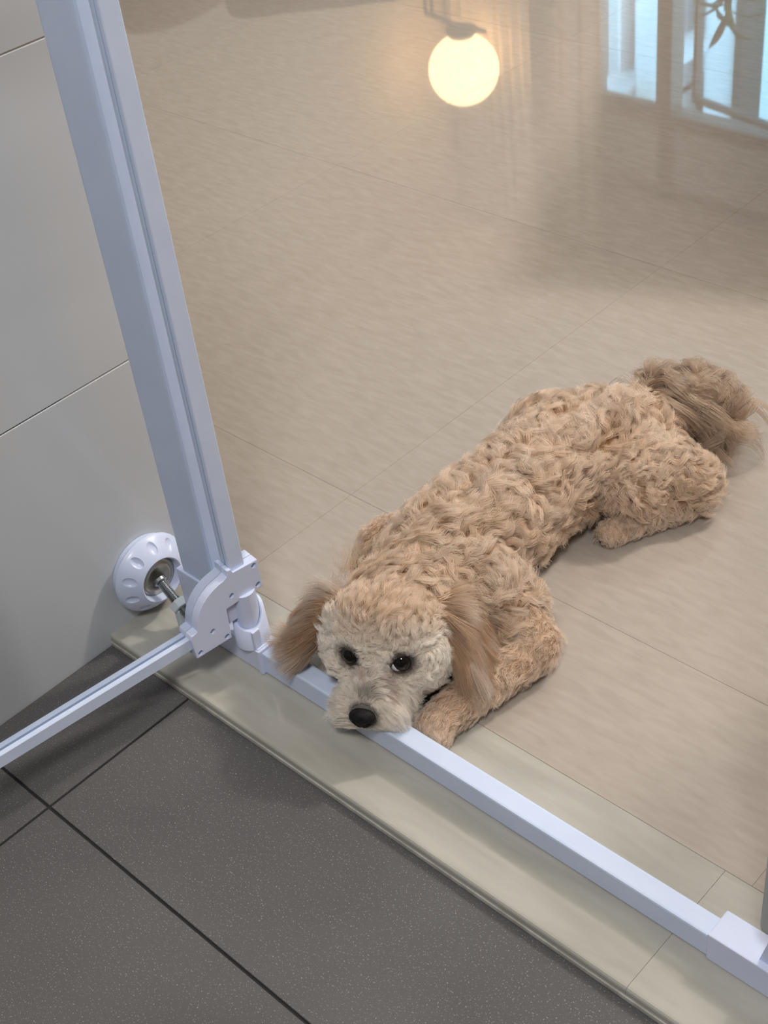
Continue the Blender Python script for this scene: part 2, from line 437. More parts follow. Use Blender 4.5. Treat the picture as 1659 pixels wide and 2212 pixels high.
# door, turned a little past the right angle; u runs from the hinge to the free side
ang = math.radians(7.0)
du = Vector((-math.sin(ang), -math.cos(ang), 0)); dn = Vector((math.cos(ang), -math.sin(ang), 0))
MD = Matrix(((du.x, dn.x, 0, GX), (du.y, dn.y, 0, GY), (0, 0, 1, 0), (0, 0, 0, 1)))   # local (u, n, z)
RT = 0.0070
bm = bmesh.new()
def slot_bar(bm, along, lo, hi, a, b):
    """bar of two cheeks and a floor, leaving the slot that holds the pane open on the b side"""
    if along == 'z':   # stile: spans u a..b, slot on b side
        box(bm, a, b, 0.0014, RT, lo, hi, 0.0008, 1, MD); box(bm, a, b, -RT, -0.0014, lo, hi, 0.0008, 1, MD)
        box(bm, min(a, a + (b - a) * 0.5), max(a, a + (b - a) * 0.5), -0.0023, 0.0023, lo, hi, 0, 1, MD)
    else:              # rail: spans z a..b
        box(bm, lo, hi, 0.0014, RT, a, b, 0.0008, 1, MD); box(bm, lo, hi, -RT, -0.0014, a, b, 0.0008, 1, MD)
        box(bm, lo, hi, -0.0023, 0.0023, min(a, a + (b - a) * 0.5), max(a, a + (b - a) * 0.5), 0, 1, MD)
slot_bar(bm, 'z', 0.085, 0.78, -0.0065, 0.0098)
slot_bar(bm, 'u', 0.035, 0.66, 0.0600, 0.0738)
slot_bar(bm, 'u', 0.0, 0.66, 0.78, 0.766)
slot_bar(bm, 'z', 0.060, 0.78, 0.675, 0.659)
door = obj('door', bm, M_METALW, gate)
tag(door, 'white door frame with a slot all round for the clear pane')
bx('clear_panel', M_ACRYL, door, 0.005, 0.665, -0.0012, 0.0012, 0.068, 0.772, 0, MD)
# corner bracket: quarter-round outside, right-angled notch inside, in two halves with a seam
def bracket_outline(g=0.0):
    o = [(-0.0185, 0.0865), (-0.0185, 0.1195), (0.0095, 0.1195), (0.0100, 0.1255), (0.0142, 0.1258), (0.0148, 0.1185)]
    for k in range(1, 12):
        a = PI / 2 * k / 12
        o.append((0.0148 + 0.0415 * math.sin(a), 0.0790 + 0.0385 * math.cos(a)))
    o += [(0.0563, 0.0785), (0.0640, 0.0782), (0.0655, 0.0745), (0.0640, 0.0500), (0.0245, 0.0500), (0.0245, 0.0865)]
    return o
brs = []
for n0, n1 in ((0.0003, 0.0103), (-0.0103, -0.0003)):
    bm = bmesh.new()
    Mb = MD @ Matrix(((1, 0, 0, 0), (0, 0, 1, n0), (0, 1, 0, 0), (0, 0, 0, 1)))
    prism(bm, bracket_outline(), Mb, n1 - n0)
    bmesh.ops.bevel(bm, geom=bm.edges[:], offset=0.0009, segments=2, profile=0.6, affect='EDGES', clamp_overlap=True)
    b_ = obj('corner_bracket', bm, M_PLASTIC, door); brs.append(b_)
cb = bmesh.new()
for u, z in ((-0.0135, 0.1150), (-0.0140, 0.0915), (0.0150, 0.0965), (0.0420, 0.0700), (0.0290, 0.0545), (0.0590, 0.0545)):
    lathe(cb, [(0.0028, 0), (0.0028, 0.02)], MD @ Matrix.Translation((u, 0.0068, z)) @ Matrix.Rotation(-PI / 2, 4, 'X'), 20)
carve(brs[0], cb)
# hinge pin under the upper arm
bm = bmesh.new(); lathe(bm, [(0.0112, 0.0), (0.0118, 0.001), (0.0118, 0.042)], Matrix.Translation((sx - 0.001, sy, 0.0475)), 32)
obj('hinge_pin', bm, M_PLASTIC, door, smooth=False)
bx('hinge_web', M_PLASTIC, door, 0.006, 0.026, -0.005, 0.005, 0.062, 0.088, 0.001, MD)


# ------------------------------------------------------------------ the living room seen mirrored in the floor
M_CURT = noise_mat('sheer_curtain', (0.62, 0.55, 0.47), (0.68, 0.61, 0.53), 8, rough=0.9)
def curtain(x0, x1, y, z0, z1, pitch, amp, label):
    nx = int((x1 - x0) / pitch * 10); bm = bmesh.new(); a = []
    for i in range(nx + 1):
        x = x0 + (x1 - x0) * i / nx; yy = y + amp * math.sin(2 * PI * (x - x0) / pitch) + 0.3 * amp * math.sin(5.1 * (x - x0) / pitch)
        a.append([bm.verts.new((x, yy + t, z)) for t in (0, 0.004) for z in (z0, z1)])
    for p, q in zip(a[:-1], a[1:]):
        bm.faces.new((p[0], p[1], q[1], q[0])); bm.faces.new((p[2], q[2], q[3], p[3]))
        bm.faces.new((p[1], p[3], q[3], q[1])); bm.faces.new((p[0], q[0], q[2], p[2]))
    bm.faces.new((a[0][0], a[0][2], a[0][3], a[0][1])); bm.faces.new((a[-1][0], a[-1][1], a[-1][3], a[-1][2]))
    o = obj('curtain', bm, M_CURT, None, smooth=True, origin=((x0 + x1) / 2, y, z0))
    tag(o, label, 'curtain', 'living room curtains')
curtain(-4.70, mirrored(1140, 150, 5.1).x, 5.13, 0.02, 2.585, 0.062, 0.018, 'finely pleated beige curtain in the room corner behind the globe lamp')
curtain(mirrored(1190, 150, 5.1).x, mirrored(1292, 150, 5.1).x, 5.13, 0.02, 2.585, 0.105, 0.022, 'loosely pleated pale curtain gathered beside the window')

# globe lamp on a thin black stand
M_BLACK = mat('black_metal', (0.012, 0.012, 0.013), 0.45)
GL = mirrored(1002, 150, 4.88)
GR = 0.171
lamp = tag(empty('globe_lamp', (GL.x, GL.y, 0)), 'glowing white globe lamp on a thin black stand, mirrored in the floor', 'lamp')
bm = bmesh.new(); g = bmesh.ops.create_uvsphere(bm, u_segments=40, v_segments=24, radius=GR); bmesh.ops.translate(bm, verts=g['verts'], vec=GL)
obj('globe', bm, mat('opal_glass', (0.9, 0.85, 0.75), 0.2, emit=(1.0, 0.64, 0.30), estr=8.0), lamp, smooth=True)
bm = bmesh.new(); lathe(bm, [(0.075, 0), (0.075, 0.02), (0.05, 0.045)], Matrix.Translation((GL.x, GL.y, GL.z - GR - 0.03)), 28); obj('globe_holder', bm, M_BLACK, lamp)
zb = GL.z - GR - 0.03
bm = bmesh.new(); tube(bm, [(GL.x + 0.13, GL.y + 0.02, zb), (GL.x - 0.06, GL.y, zb - 0.012), (GL.x - 0.17, GL.y - 0.03, zb - 0.05)], 0.012, 8); obj('arm', bm, M_BLACK, lamp)
for dx in (-0.15, -0.19):
    bm = bmesh.new(); tube(bm, [(GL.x + dx, GL.y - 0.03, 0.02), (GL.x + dx, GL.y - 0.03, zb - 0.04)], 0.009, 8); obj('pole', bm, M_BLACK, lamp)
bm = bmesh.new(); lathe(bm, [(0.10, 0.001), (0.10, 0.018), (0.085, 0.025)], Matrix.Translation((GL.x - 0.17, GL.y - 0.03, 0)), 32); obj('base', bm, M_BLACK, lamp)

# dark armchair turned into the corner, round taupe tub chair in front of it
M_DGREY = noise_mat('charcoal_fabric', (0.03, 0.03, 0.032), (0.045, 0.044, 0.046), 120, rough=0.9)
M_TAUPE = noise_mat('taupe_fabric', (0.17, 0.125, 0.10), (0.21, 0.155, 0.125), 120, rough=0.9)
sc_ = at(790, 30, 0) * 2.02
SM = Matrix.Translation((sc_.x, sc_.y, 0)) @ Matrix.Rotation(math.radians(45), 4, 'Z')
arm = tag(empty('sofa', (sc_.x, sc_.y, 0)), 'dark charcoal sofa, its back edge mirrored at the top of the floor', 'sofa')
bm = bmesh.new(); box(bm, -0.55, 0.55, 0.0, 0.16, 0.30, 0.93, 0.07, 4, SM); obj('backrest', bm, M_DGREY, arm, smooth=True)
bm = bmesh.new(); box(bm, -0.50, 0.50, 0.10, 0.72, 0.28, 0.46, 0.05, 3, SM); obj('seat', bm, M_DGREY, arm, smooth=True)
bm = bmesh.new(); box(bm, -0.52, 0.52, 0.04, 0.70, 0.12, 0.30, 0.02, 2, SM); obj('frame', bm, M_DGREY, arm)
for sx_ in (-1, 1):
    bm = bmesh.new(); box(bm, sx_ * 0.52 - 0.07, sx_ * 0.52 + 0.07, 0.05, 0.70, 0.14, 0.60, 0.04, 3, SM); obj('armrest', bm, M_DGREY, arm, smooth=True)
    for yy in (0.08, 0.64):
        bm = bmesh.new(); lathe(bm, [(0.016, 0.0), (0.022, 0.13)], SM @ Matrix.Translation((sx_ * 0.46, yy, 0)), 12); obj('leg', bm, M_BLACK, arm)
cc = at(440, 60, 0) * 1.80
tub = tag(empty('tub_chair', (cc.x, cc.y, 0)), 'round taupe tub chair, its curved back mirrored beside the gate post', 'chair')
bm = bmesh.new(); n = 44; TM = Matrix.Translation((cc.x - 0.12, cc.y + 0.12, 0)) @ Matrix.Rotation(math.radians(-45), 4, 'Z')
rows = []
for i in range(n + 1):
    th = math.radians(-125 + 250 * i / n); top = 0.74 - 0.16 * (abs(th) / math.radians(125)) ** 2
    ch = 0.010 * abs(math.sin(9 * th)); ro, ri = 0.335 + ch, 0.255 - ch
    rows.append([bm.verts.new(TM @ Vector((r * math.sin(th), -r * math.cos(th), z))) for r, z in ((ro, 0.12), (ro + 0.02, top - 0.05), (ro - 0.015, top), (ri + 0.015, top), (ri, top - 0.05), (ri, 0.12))])
for p, q in zip(rows[:-1], rows[1:]):
    for k in range(6): bm.faces.new((p[k], p[(k + 1) % 6], q[(k + 1) % 6], q[k]))
bm.faces.new(rows[0]); bm.faces.new(rows[-1][::-1])
obj('backrest', bm, M_TAUPE, tub, smooth=True)
bm = bmesh.new(); lathe(bm, [(0.24, 0.13), (0.252, 0.16), (0.252, 0.40), (0.23, 0.44), (0.0, 0.455)], TM, 36); obj('seat', bm, M_TAUPE, tub, smooth=True)
for a in (45, 135, 225, 315):
    bm = bmesh.new(); lathe(bm, [(0.012, 0.0), (0.02, 0.14)], TM @ Matrix.Translation((0.20 * math.cos(math.radians(a)), 0.20 * math.sin(math.radians(a)), 0)), 12); obj('leg', bm, M_BLACK, tub)


# table and chair out of view, added to cast the soft floor shadows
M_WOOD = noise_mat('dark_oak', (0.10, 0.06, 0.035), (0.15, 0.09, 0.05), 12, rough=0.5, stretch=(1, 8, 1))
dt = tag(empty('shadow_table', (-0.39, 2.46, 0)), 'unseen dark oak table added to cast a shadow on the floor', 'table')
TT = Matrix.Translation((-0.736, 1.72, 0)) @ Matrix.Rotation(math.radians(25.2), 4, 'Z')
bx('tabletop', M_WOOD, dt, 0, 1.25, 0, 1.05, 0.715, 0.745, 0.004, M=TT)
bx('apron', M_WOOD, dt, 0.08, 1.17, 0.08, 0.97, 0.64, 0.715, M=TT)
for x in (0.08, 1.11):
    for y in (0.08, 0.91): bx('leg', M_WOOD, dt, x, x + 0.06, y, y + 0.06, 0.0, 0.64, 0.004, M=TT)
dc = tag(empty('shadow_chair', (-0.07, 1.60, 0)), 'unseen dark oak chair added to shade the floor near the gate', 'chair')
bx('seat', M_WOOD, dc, -0.28, 0.14, 1.40, 1.80, 0.43, 0.46, 0.006)
for x in (-0.28, 0.10):
    for y in (1.40, 1.76): bx('leg', M_WOOD, dc, x, x + 0.04, y, y + 0.04, 0.0, 0.90 if y < 1.5 else 0.43, 0.003)
for z in (0.60, 0.72, 0.84): bx('back_slat', M_WOOD, dc, -0.24, 0.10, 1.405, 1.425, z, z + 0.08, 0.003)

# two potted plants by the window
M_LEAF = noise_mat('leaf_green', (0.10, 0.17, 0.045), (0.16, 0.25, 0.08), 30, rough=0.5)
M_POT = mat('stone_pot', (0.35, 0.33, 0.30), 0.7)
M_STEM = mat('plant_stem', (0.12, 0.10, 0.05), 0.7)
def leaf_mesh():
    bm = bmesh.new(); a = []
    for i in range(7):
        t = i / 6; w = 0.014 * math.sin(PI * (0.08 + 0.92 * t)) + 0.001
        x = 0.17 * t; z = 0.09 * t - 0.10 * t * t
        a.append([bm.verts.new((x, -w, z + 0.006)), bm.verts.new((x, 0, z)), bm.verts.new((x, w, z + 0.006))])
    for p, q in zip(a[:-1], a[1:]):
        bm.faces.new((p[0], p[1], q[1], q[0])); bm.faces.new((p[1], p[2], q[2], q[1]))
    me = bpy.data.meshes.new('leaf'); bm.to_mesh(me); bm.free(); me.materials.append(M_LEAF)
    return me
LEAF = leaf_mesh()
def plant(px, Y, ztop, label):
    x = mirrored(px, 20, Y).x
    t = tag(empty('potted_plant', (x, Y, 0)), label, 'plant', 'plants by the window')
    bm = bmesh.new(); lathe(bm, [(0.09, 0.0), (0.13, 0.26), (0.135, 0.28), (0.12, 0.28), (0.11, 0.24), (0.0, 0.24)], Matrix.Translation((x, Y, 0)), 28); obj('pot', bm, M_POT, t)
    bm = bmesh.new(); tube(bm, [(x, Y, 0.22), (x + 0.02, Y, 0.7), (x, Y, ztop - 0.1)], 0.012, 8); obj('stem', bm, M_STEM, t)
    for k in range(18):
        o = bpy.data.objects.new('leaf', LEAF); COL.objects.link(o)
        o.location = (x, Y, ztop - 0.12 - 0.018 * k); o.rotation_euler = (random.uniform(-0.3, 0.3), random.uniform(-0.9, 0.1), k * 2.4)
        o.scale = (0.85 + 0.3 * random.random(),) * 3
        o.parent = t; o.matrix_parent_inverse = Matrix.Translation((-x, -Y, 0))
plant(1172, 4.86, 1.34, 'potted plant with narrow green leaves in front of the pleated curtains')
plant(1572, 4.80, 1.24, 'potted plant with narrow green leaves in front of the ajar window sash')

# building across the street
BY = 9.0
bcol = {k: noise_mat('facade_' + k, c, tuple(v * 1.06 for v in c), 1.5, rough=0.85) for k, c in
        {'taupe': (0.06, 0.055, 0.045), 'green': (0.34, 0.42, 0.24), 'white': (0.88, 0.80, 0.80), 'blue': (0.55, 0.58, 0.60), 'cream': (0.42, 0.40, 0.28)}.items()}
M_FPANE = mat('facade_pane', (0.16, 0.20, 0.24), 0.15)
x_at = lambda px: mirrored(px, 100, BY).x
z_at = lambda py: mirrored(1450, py, BY).z
bld = bx('neighbour_building', bcol['taupe'], None, x_at(1270), x_at(1598), BY + 0.05, BY + 0.35, -3.0, z_at(330), origin=((x_at(1270) + x_at(1598)) / 2, BY + 0.2, -3.0))
tag(bld, 'pale green and white apartment building outside the window', 'building')
for x0, x1, c, d, zt in ((1288, 1328, 'green', 0.10, 330), (1324, 1331, 'white', 0.22, 330), (1347, 1385, 'blue', 0.20, 330), (1383, 1389, 'white', 0.3, 330),
                         (1411, 1419, 'white', 0.25, 330), (1456, 1500, 'white', 0.5, 330), (1529, 1578, 'blue', 0.15, 115), (1545, 1572, 'cream', 0.12, 330), (1571, 1579, 'white', 0.3, 330)):
    bx('pilaster', bcol[c], bld, x_at(x0), x_at(x1), BY - d, BY + 0.06, -2.9, z_at(zt))
for x0, x1, y0, y1 in ((1390, 1401, 35, 92), (1421, 1442, 5, 75), (1402, 1430, 168, 214), (1531, 1546, 120, 190)):
    f = bx('window', bcol['white'], bld, x_at(x0), x_at(x1), BY - 0.12, BY + 0.06, z_at(y0), z_at(y1))
    w_ = (x_at(x1) - x_at(x0)) * 0.16; h_ = (z_at(y1) - z_at(y0)) * 0.1
    bx('pane', M_FPANE, f, x_at(x0) + w_, x_at(x1) - w_, BY - 0.135, BY - 0.11, z_at(y0) + h_, z_at(y1) - h_)
for x0, x1, y0, y1, c in ((1380, 1446, 140, 166, 'white'), (1350, 1386, 170, 200, 'white'), (1455, 1500, 165, 178, 'cream'), (1527, 1580, 30, 50, 'white')):
    bx('canopy', bcol[c], bld, x_at(x0), x_at(x1), BY - 0.7, BY, z_at(y0), z_at(y1))

# ------------------------------------------------------------------ dog
DOG = Vector((-0.69, 0.82, 0.0))
NOSE = at(783, 1551, 0.050)
F = Vector((0.46, -0.87, -0.15)).normalized()
RG = Vector((0.894, 0.447, 0.0)).normalized()
UP = F.cross(RG).normalized()
if UP.z < 0: UP = -UP
EL, ER = at(761, 1414, 0.084), at(867, 1429, 0.084)
EM = (EL + ER) / 2
prims = []     # (centre, radius, region, 3x3 shape or None)
def sph(p, r, reg): prims.append((Vector(p), r, reg, None))
def cap(p, r, q, s, reg, k=6):
    p, q = Vector(p), Vector(q)
    for i in range(k + 1):
        t = i / k; sph(p.lerp(q, t), r + (s - r) * t, reg)
TX = -0.716
cap((-0.696, 0.655, 0.068), 0.044, (TX + 0.004, 0.715, 0.064), 0.052, 'body')
cap((TX + 0.004, 0.715, 0.064), 0.053, (TX, 0.80, 0.059), 0.055, 'body')
cap((TX, 0.80, 0.059), 0.055, (TX, 0.90, 0.058), 0.055, 'body')
cap((TX, 0.90, 0.058), 0.055, (TX + 0.012, 0.955, 0.055), 0.053, 'body')
sph((TX + 0.030, 0.980, 0.052), 0.050, 'body')
# hind legs
cap((-0.655, 0.955, 0.047), 0.043, (-0.644, 0.925, 0.047), 0.032, 'haunch')
cap((-0.655, 0.955, 0.047), 0.043, (-0.610, 0.978, 0.032), 0.030, 'haunch')
cap((-0.602, 0.980, 0.024), 0.022, (-0.632, 0.905, 0.016), 0.014, 'leg')
cap((-0.632, 0.905, 0.015), 0.014, (-0.640, 0.885, 0.012), 0.013, 'paw', 3)
cap((-0.762, 0.945, 0.048), 0.041, (-0.775, 0.930, 0.036), 0.034, 'haunch')
cap((-0.790, 0.985, 0.022), 0.020, (-0.785, 0.900, 0.015), 0.014, 'leg')
# fore legs
cap((-0.672, 0.700, 0.060), 0.044, (-0.635, 0.705, 0.042), 0.034, 'shoulder')
cap((-0.635, 0.705, 0.040), 0.032, (-0.592, 0.700, 0.027), 0.022, 'leg')
cap((-0.592, 0.700, 0.025), 0.021, (-0.603, 0.625, 0.020), 0.018, 'leg')
cap((-0.603, 0.625, 0.020), 0.019, (-0.607, 0.585, 0.016), 0.017, 'paw', 4)
sph((-0.613, 0.574, 0.013), 0.012, 'paw'); sph((-0.600, 0.574, 0.013), 0.012, 'paw')
cap((-0.765, 0.700, 0.050), 0.036, (-0.775, 0.690, 0.030), 0.026, 'leg')
cap((-0.775, 0.690, 0.026), 0.020, (-0.735, 0.590, 0.017), 0.015, 'leg')
# neck and head
SK = EM - F * 0.036 - UP * 0.008
cap((-0.696, 0.655, 0.068), 0.044, SK - F * 0.012, 0.043, 'neck')
sph(SK, 0.046, 'head')
for s in (-1, 1): sph(SK + RG * s * 0.012 + UP * 0.004 + F * 0.004, 0.040, 'head')
for s in (-1, 1):
    sph(SK + RG * s * 0.024 - UP * 0.012 + F * 0.010, 0.034, 'cheek')
    sph(EM + RG * s * 0.021 + UP * 0.010 - F * 0.014, 0.015, 'brow')
MB = EM - UP * 0.022 - F * 0.004
cap(MB, 0.027, NOSE - F * 0.014 - UP * 0.006, 0.0165, 'muzzle')
for s in (-1, 1):
    cap(MB + RG * s * 0.012 - UP * 0.006, 0.021, NOSE + RG * s * 0.013 - F * 0.020 - UP * 0.012, 0.0155, 'muzzle', 4)
sph(NOSE - F * 0.010, 0.0115, 'muzzle')
# ears: flaps laid along the sides of the head
def ear(att, tip, out, w0, w1, reg):
    att, tip = Vector(att), Vector(tip)
    side = out.normalized(); d = (tip - att).normalized(); wd = d.cross(side).normalized()
    for i in range(8):
        t = i / 7; w = (w0 * (1 - t) + w1 * t) * (1 if 0 < i < 7 else 0.75)
        for j in (-1, -0.5, 0, 0.5, 1):
            sph(att.lerp(tip, t) + wd * (w * j), 0.0075, reg)
EARR0, EARR1 = at(958, 1318, 0.098), at(1032, 1418, 0.048)
EARL0, EARL1 = at(725, 1305, 0.098), at(655, 1365, 0.056)
ear(EARR0, EARR1, RG * 0.9 + UP * 0.4, 0.014, 0.028, 'ear_r')
ear(EARL0, EARL1, -RG * 0.9 + UP * 0.5, 0.012, 0.022, 'ear_l')
# tail
TAIL = [Vector(p) for p in ((-0.690, 1.015, 0.070), (-0.688, 1.045, 0.080), (-0.662, 1.062, 0.078), (-0.636, 1.064, 0.062), (-0.622, 1.062, 0.044))]
for i in range(len(TAIL) - 1): cap(TAIL[i], 0.014 - 0.0015 * i, TAIL[i + 1], 0.0125 - 0.0015 * i, 'tail', 4)

bm = bmesh.new()
for c, r, reg, _ in prims:
    g = bmesh.ops.create_icosphere(bm, subdivisions=2, radius=r)
    bmesh.ops.translate(bm, verts=g['verts'], vec=c)
me = bpy.data.meshes.new('dog_body'); bm.to_mesh(me); bm.free()
tmp = bpy.data.objects.new('dog_tmp', me); COL.objects.link(tmp)
md = tmp.modifiers.new('r', 'REMESH'); md.mode = 'VOXEL'; md.voxel_size = 0.0036; md.use_smooth_shade = True
md = tmp.modifiers.new('s', 'SMOOTH'); md.factor = 0.6; md.iterations = 8
body_me = evaluated(tmp)
bpy.data.objects.remove(tmp)
body_me.name = 'dog_body'
bv = np.zeros(len(body_me.vertices) * 3); body_me.vertices.foreach_get('co', bv); bv = bv.reshape(-1, 3)
# keep the mesh out of the floor and off the gate's bottom bar
bv[:, 2] = np.maximum(bv[:, 2], 0.0012)
on_bar = (bv[:, 1] > BF - 0.001) & (bv[:, 1] < BB + 0.001)
bv[on_bar, 2] = np.maximum(bv[on_bar, 2], BT + 0.0008)
nearb = (bv[:, 1] >= BB + 0.001) & (bv[:, 1] < BB + 0.004) & (bv[:, 2] < BT)
bv[nearb, 1] = BB + 0.004
body_me.vertices.foreach_set('co', bv.ravel()); body_me.update()

PC = np.array([list(p[0]) for p in prims]); PR = np.array([p[1] for p in prims]); REG = np.array([p[2] for p in prims])
nE, nU, nF, nR, nN = (np.array(v) for v in (EM, UP, F, RG, NOSE))
E2 = np.array([list(EL), list(ER)])
def noise3(p, s, seed=0):
    """cheap smooth value noise, 0..1"""
    q = p * s + seed * 17.3
    i = np.floor(q).astype(np.int64); f = q - i; f = f * f * (3 - 2 * f); out = 0
    def hsh(a):
        h = (a[:, 0] * 73856093) ^ (a[:, 1] * 19349663) ^ (a[:, 2] * 83492791)
        h = (h ^ (h >> 13)) * 1274126177; h = h & 0x7fffffff
        return (h % 100003) / 100003.0
    for dx in (0, 1):
        for dy in (0, 1):
            for dz in (0, 1):
                w = (f[:, 0] if dx else 1 - f[:, 0]) * (f[:, 1] if dy else 1 - f[:, 1]) * (f[:, 2] if dz else 1 - f[:, 2])
                out = out + w * hsh(i + np.array([dx, dy, dz]))
    return out

# skin colour follows the coat underneath
M_FUR = bpy.data.materials.new('dog_fur'); M_FUR.use_nodes = True
n_, l_ = nd(M_FUR); b_ = n_['Principled BSDF']
at_ = n_.new('ShaderNodeAttribute'); at_.attribute_name = 'coat'
hb_ = n_.new('ShaderNodeBsdfHairPrincipled'); hb_.model = 'CHIANG'; hb_.parametrization = 'COLOR'
l_.new(at_.outputs['Color'], hb_.inputs['Color'])
hb_.inputs['Roughness'].default_value = 0.55; hb_.inputs['Radial Roughness'].default_value = 0.65; hb_.inputs['Coat'].default_value = 0.0
df_ = n_.new('ShaderNodeBsdfDiffuse'); l_.new(at_.outputs['Color'], df_.inputs[0])
ms_ = n_.new('ShaderNodeMixShader'); ms_.inputs[0].default_value = 0.45
l_.new(hb_.outputs[0], ms_.inputs[1]); l_.new(df_.outputs[0], ms_.inputs[2])
l_.new(ms_.outputs[0], n_['Material Output'].inputs[0])
M_SKIN = bpy.data.materials.new('dog_skin'); M_SKIN.use_nodes = True
n_, l_ = nd(M_SKIN); b_ = n_['Principled BSDF']
at_ = n_.new('ShaderNodeAttribute'); at_.attribute_name = 'coat'
l_.new(at_.outputs['Color'], b_.inputs['Base Color'])
b_.inputs['Roughness'].default_value = 0.8; b_.inputs['Specular IOR Level'].default_value = 0.1

def coat(p, reg):
    """root and tip colour of the coat at points p (linear)"""
    N = len(p)
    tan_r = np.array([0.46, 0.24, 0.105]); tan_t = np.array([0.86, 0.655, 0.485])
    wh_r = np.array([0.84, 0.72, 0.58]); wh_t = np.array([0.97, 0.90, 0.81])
    ear_r = np.array([0.28, 0.15, 0.075]); ear_t = np.array([0.52, 0.335, 0.21])
    rel = p - nE
    fz, uz, rz = rel @ nF, rel @ nU, rel @ nR
    headish = np.isin(reg, ['head', 'muzzle', 'cheek', 'brow', 'neck'])
    w = np.zeros(N)
    # white face: mask around muzzle, eyes and cheeks, fading out over the brow
    d = uz + 0.8 * np.maximum(-fz - 0.016, 0)
    w = np.clip((0.035 - d) / 0.022, 0, 1) * np.clip((fz + 0.055) / 0.03, 0, 1)
    w = np.where(headish, w, 0)
    w = np.where(np.isin(reg, ['muzzle']), 1.0, w)
    pale = np.clip(noise3(p, 45, 3) * 1.6 - 0.5, 0, 1) * 0.25
    low = np.clip((0.05 - p[:, 2]) / 0.05, 0, 1) * 0.35
    w = np.clip(np.maximum(w, np.where(headish, 0.0, pale + low)), 0, 1)
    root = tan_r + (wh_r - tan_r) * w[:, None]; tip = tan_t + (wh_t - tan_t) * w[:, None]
    patch = (0.80 + 0.34 * noise3(p, 34, 31))[:, None]
    hm = (1 - w)[:, None]
    root = root * (1 - hm + hm * patch); tip = tip * (1 - hm + hm * (0.9 + 0.14 * noise3(p, 34, 31))[:, None])
    isear = np.char.startswith(reg.astype(str), 'ear')
    root = np.where(isear[:, None], ear_r, root); pe = np.clip(noise3(p, 70, 41) * 2.4 - 1.3, 0, 0.55)[:, None]
    tip = np.where(isear[:, None], ear_t * (1 - pe) + wh_t * 0.9 * pe, tip)
    istail = reg == 'tail'
    root = np.where(istail[:, None], np.array([0.34, 0.225, 0.15]), root); tip = np.where(istail[:, None], np.array([0.56, 0.41, 0.295]), tip)
    # dark eye rims and rusty tear marks
    de = np.min(np.linalg.norm(p[:, None, :] - E2[None], axis=2), axis=1)
    dark = np.clip((0.0152 - de) / 0.004, 0, 1)
    inner = np.array([list(EL + RG * 0.0125 - UP * 0.009 + F * 0.013), list(ER - RG * 0.0125 - UP * 0.009 + F * 0.013), list(ER - RG * 0.0120 - UP * 0.018 + F * 0.019)])
    dt = np.min(np.linalg.norm(p[:, None, :] - inner[None], axis=2), axis=1)
    rust = np.clip((0.0115 - dt) / 0.008, 0, 1) * 0.55
    eyec = np.array([0.03, 0.018, 0.015]); rc = np.array([0.20, 0.075, 0.06])
    for c, k in ((eyec, dark), (rc, rust * (1 - 0.5 * dark))):
        root = root + (c - root) * k[:, None]; tip = tip + (c * 1.2 - tip) * k[:, None] * 0.9
    # grey smudge on the bridge right behind the nose
    dn_ = np.linalg.norm(p - (nN - nF * 0.016 + nU * 0.012), axis=1)
    g = np.clip((0.011 - dn_) / 0.008, 0, 1) * 0.75
    gc = np.array([0.17, 0.15, 0.14])
    root = root + (gc - root) * g[:, None]; tip = tip + (gc * 1.5 - tip) * g[:, None]
    k2 = np.clip((0.0150 - np.linalg.norm(p - nN, axis=1)) / 0.003, 0, 1)[:, None]
    root = root * (1 - k2) + np.array([0.02, 0.018, 0.018]) * k2; tip = tip * (1 - k2 * 0.7) + np.array([0.05, 0.045, 0.045]) * k2 * 0.7
    return root, tip
def region_of(p):
    out = np.empty(len(p), dtype=PC.dtype if False else REG.dtype)
    for s in range(0, len(p), 20000):
        q = p[s:s + 20000]
        d = np.linalg.norm(q[:, None, :] - PC[None], axis=2) - PR[None]
        out[s:s + 20000] = REG[np.argmin(d, axis=1)]
    return out
vr = region_of(bv)
cr_, ct_ = coat(bv, vr)
ca = body_me.attributes.new('coat', 'FLOAT_COLOR', 'POINT')
ca.data.foreach_set('color', np.concatenate([cr_ * 0.45 + ct_ * 0.35, np.ones((len(bv), 1))], 1).astype(np.float32).ravel())
body_me.materials.clear(); body_me.materials.append(M_SKIN)
body_me.transform(Matrix.Translation(-DOG))
dog = bpy.data.objects.new('dog', body_me); COL.objects.link(dog); dog.location = DOG
tag(dog, 'curly apricot dog with white face lying with its chin on the gate bar', 'dog')

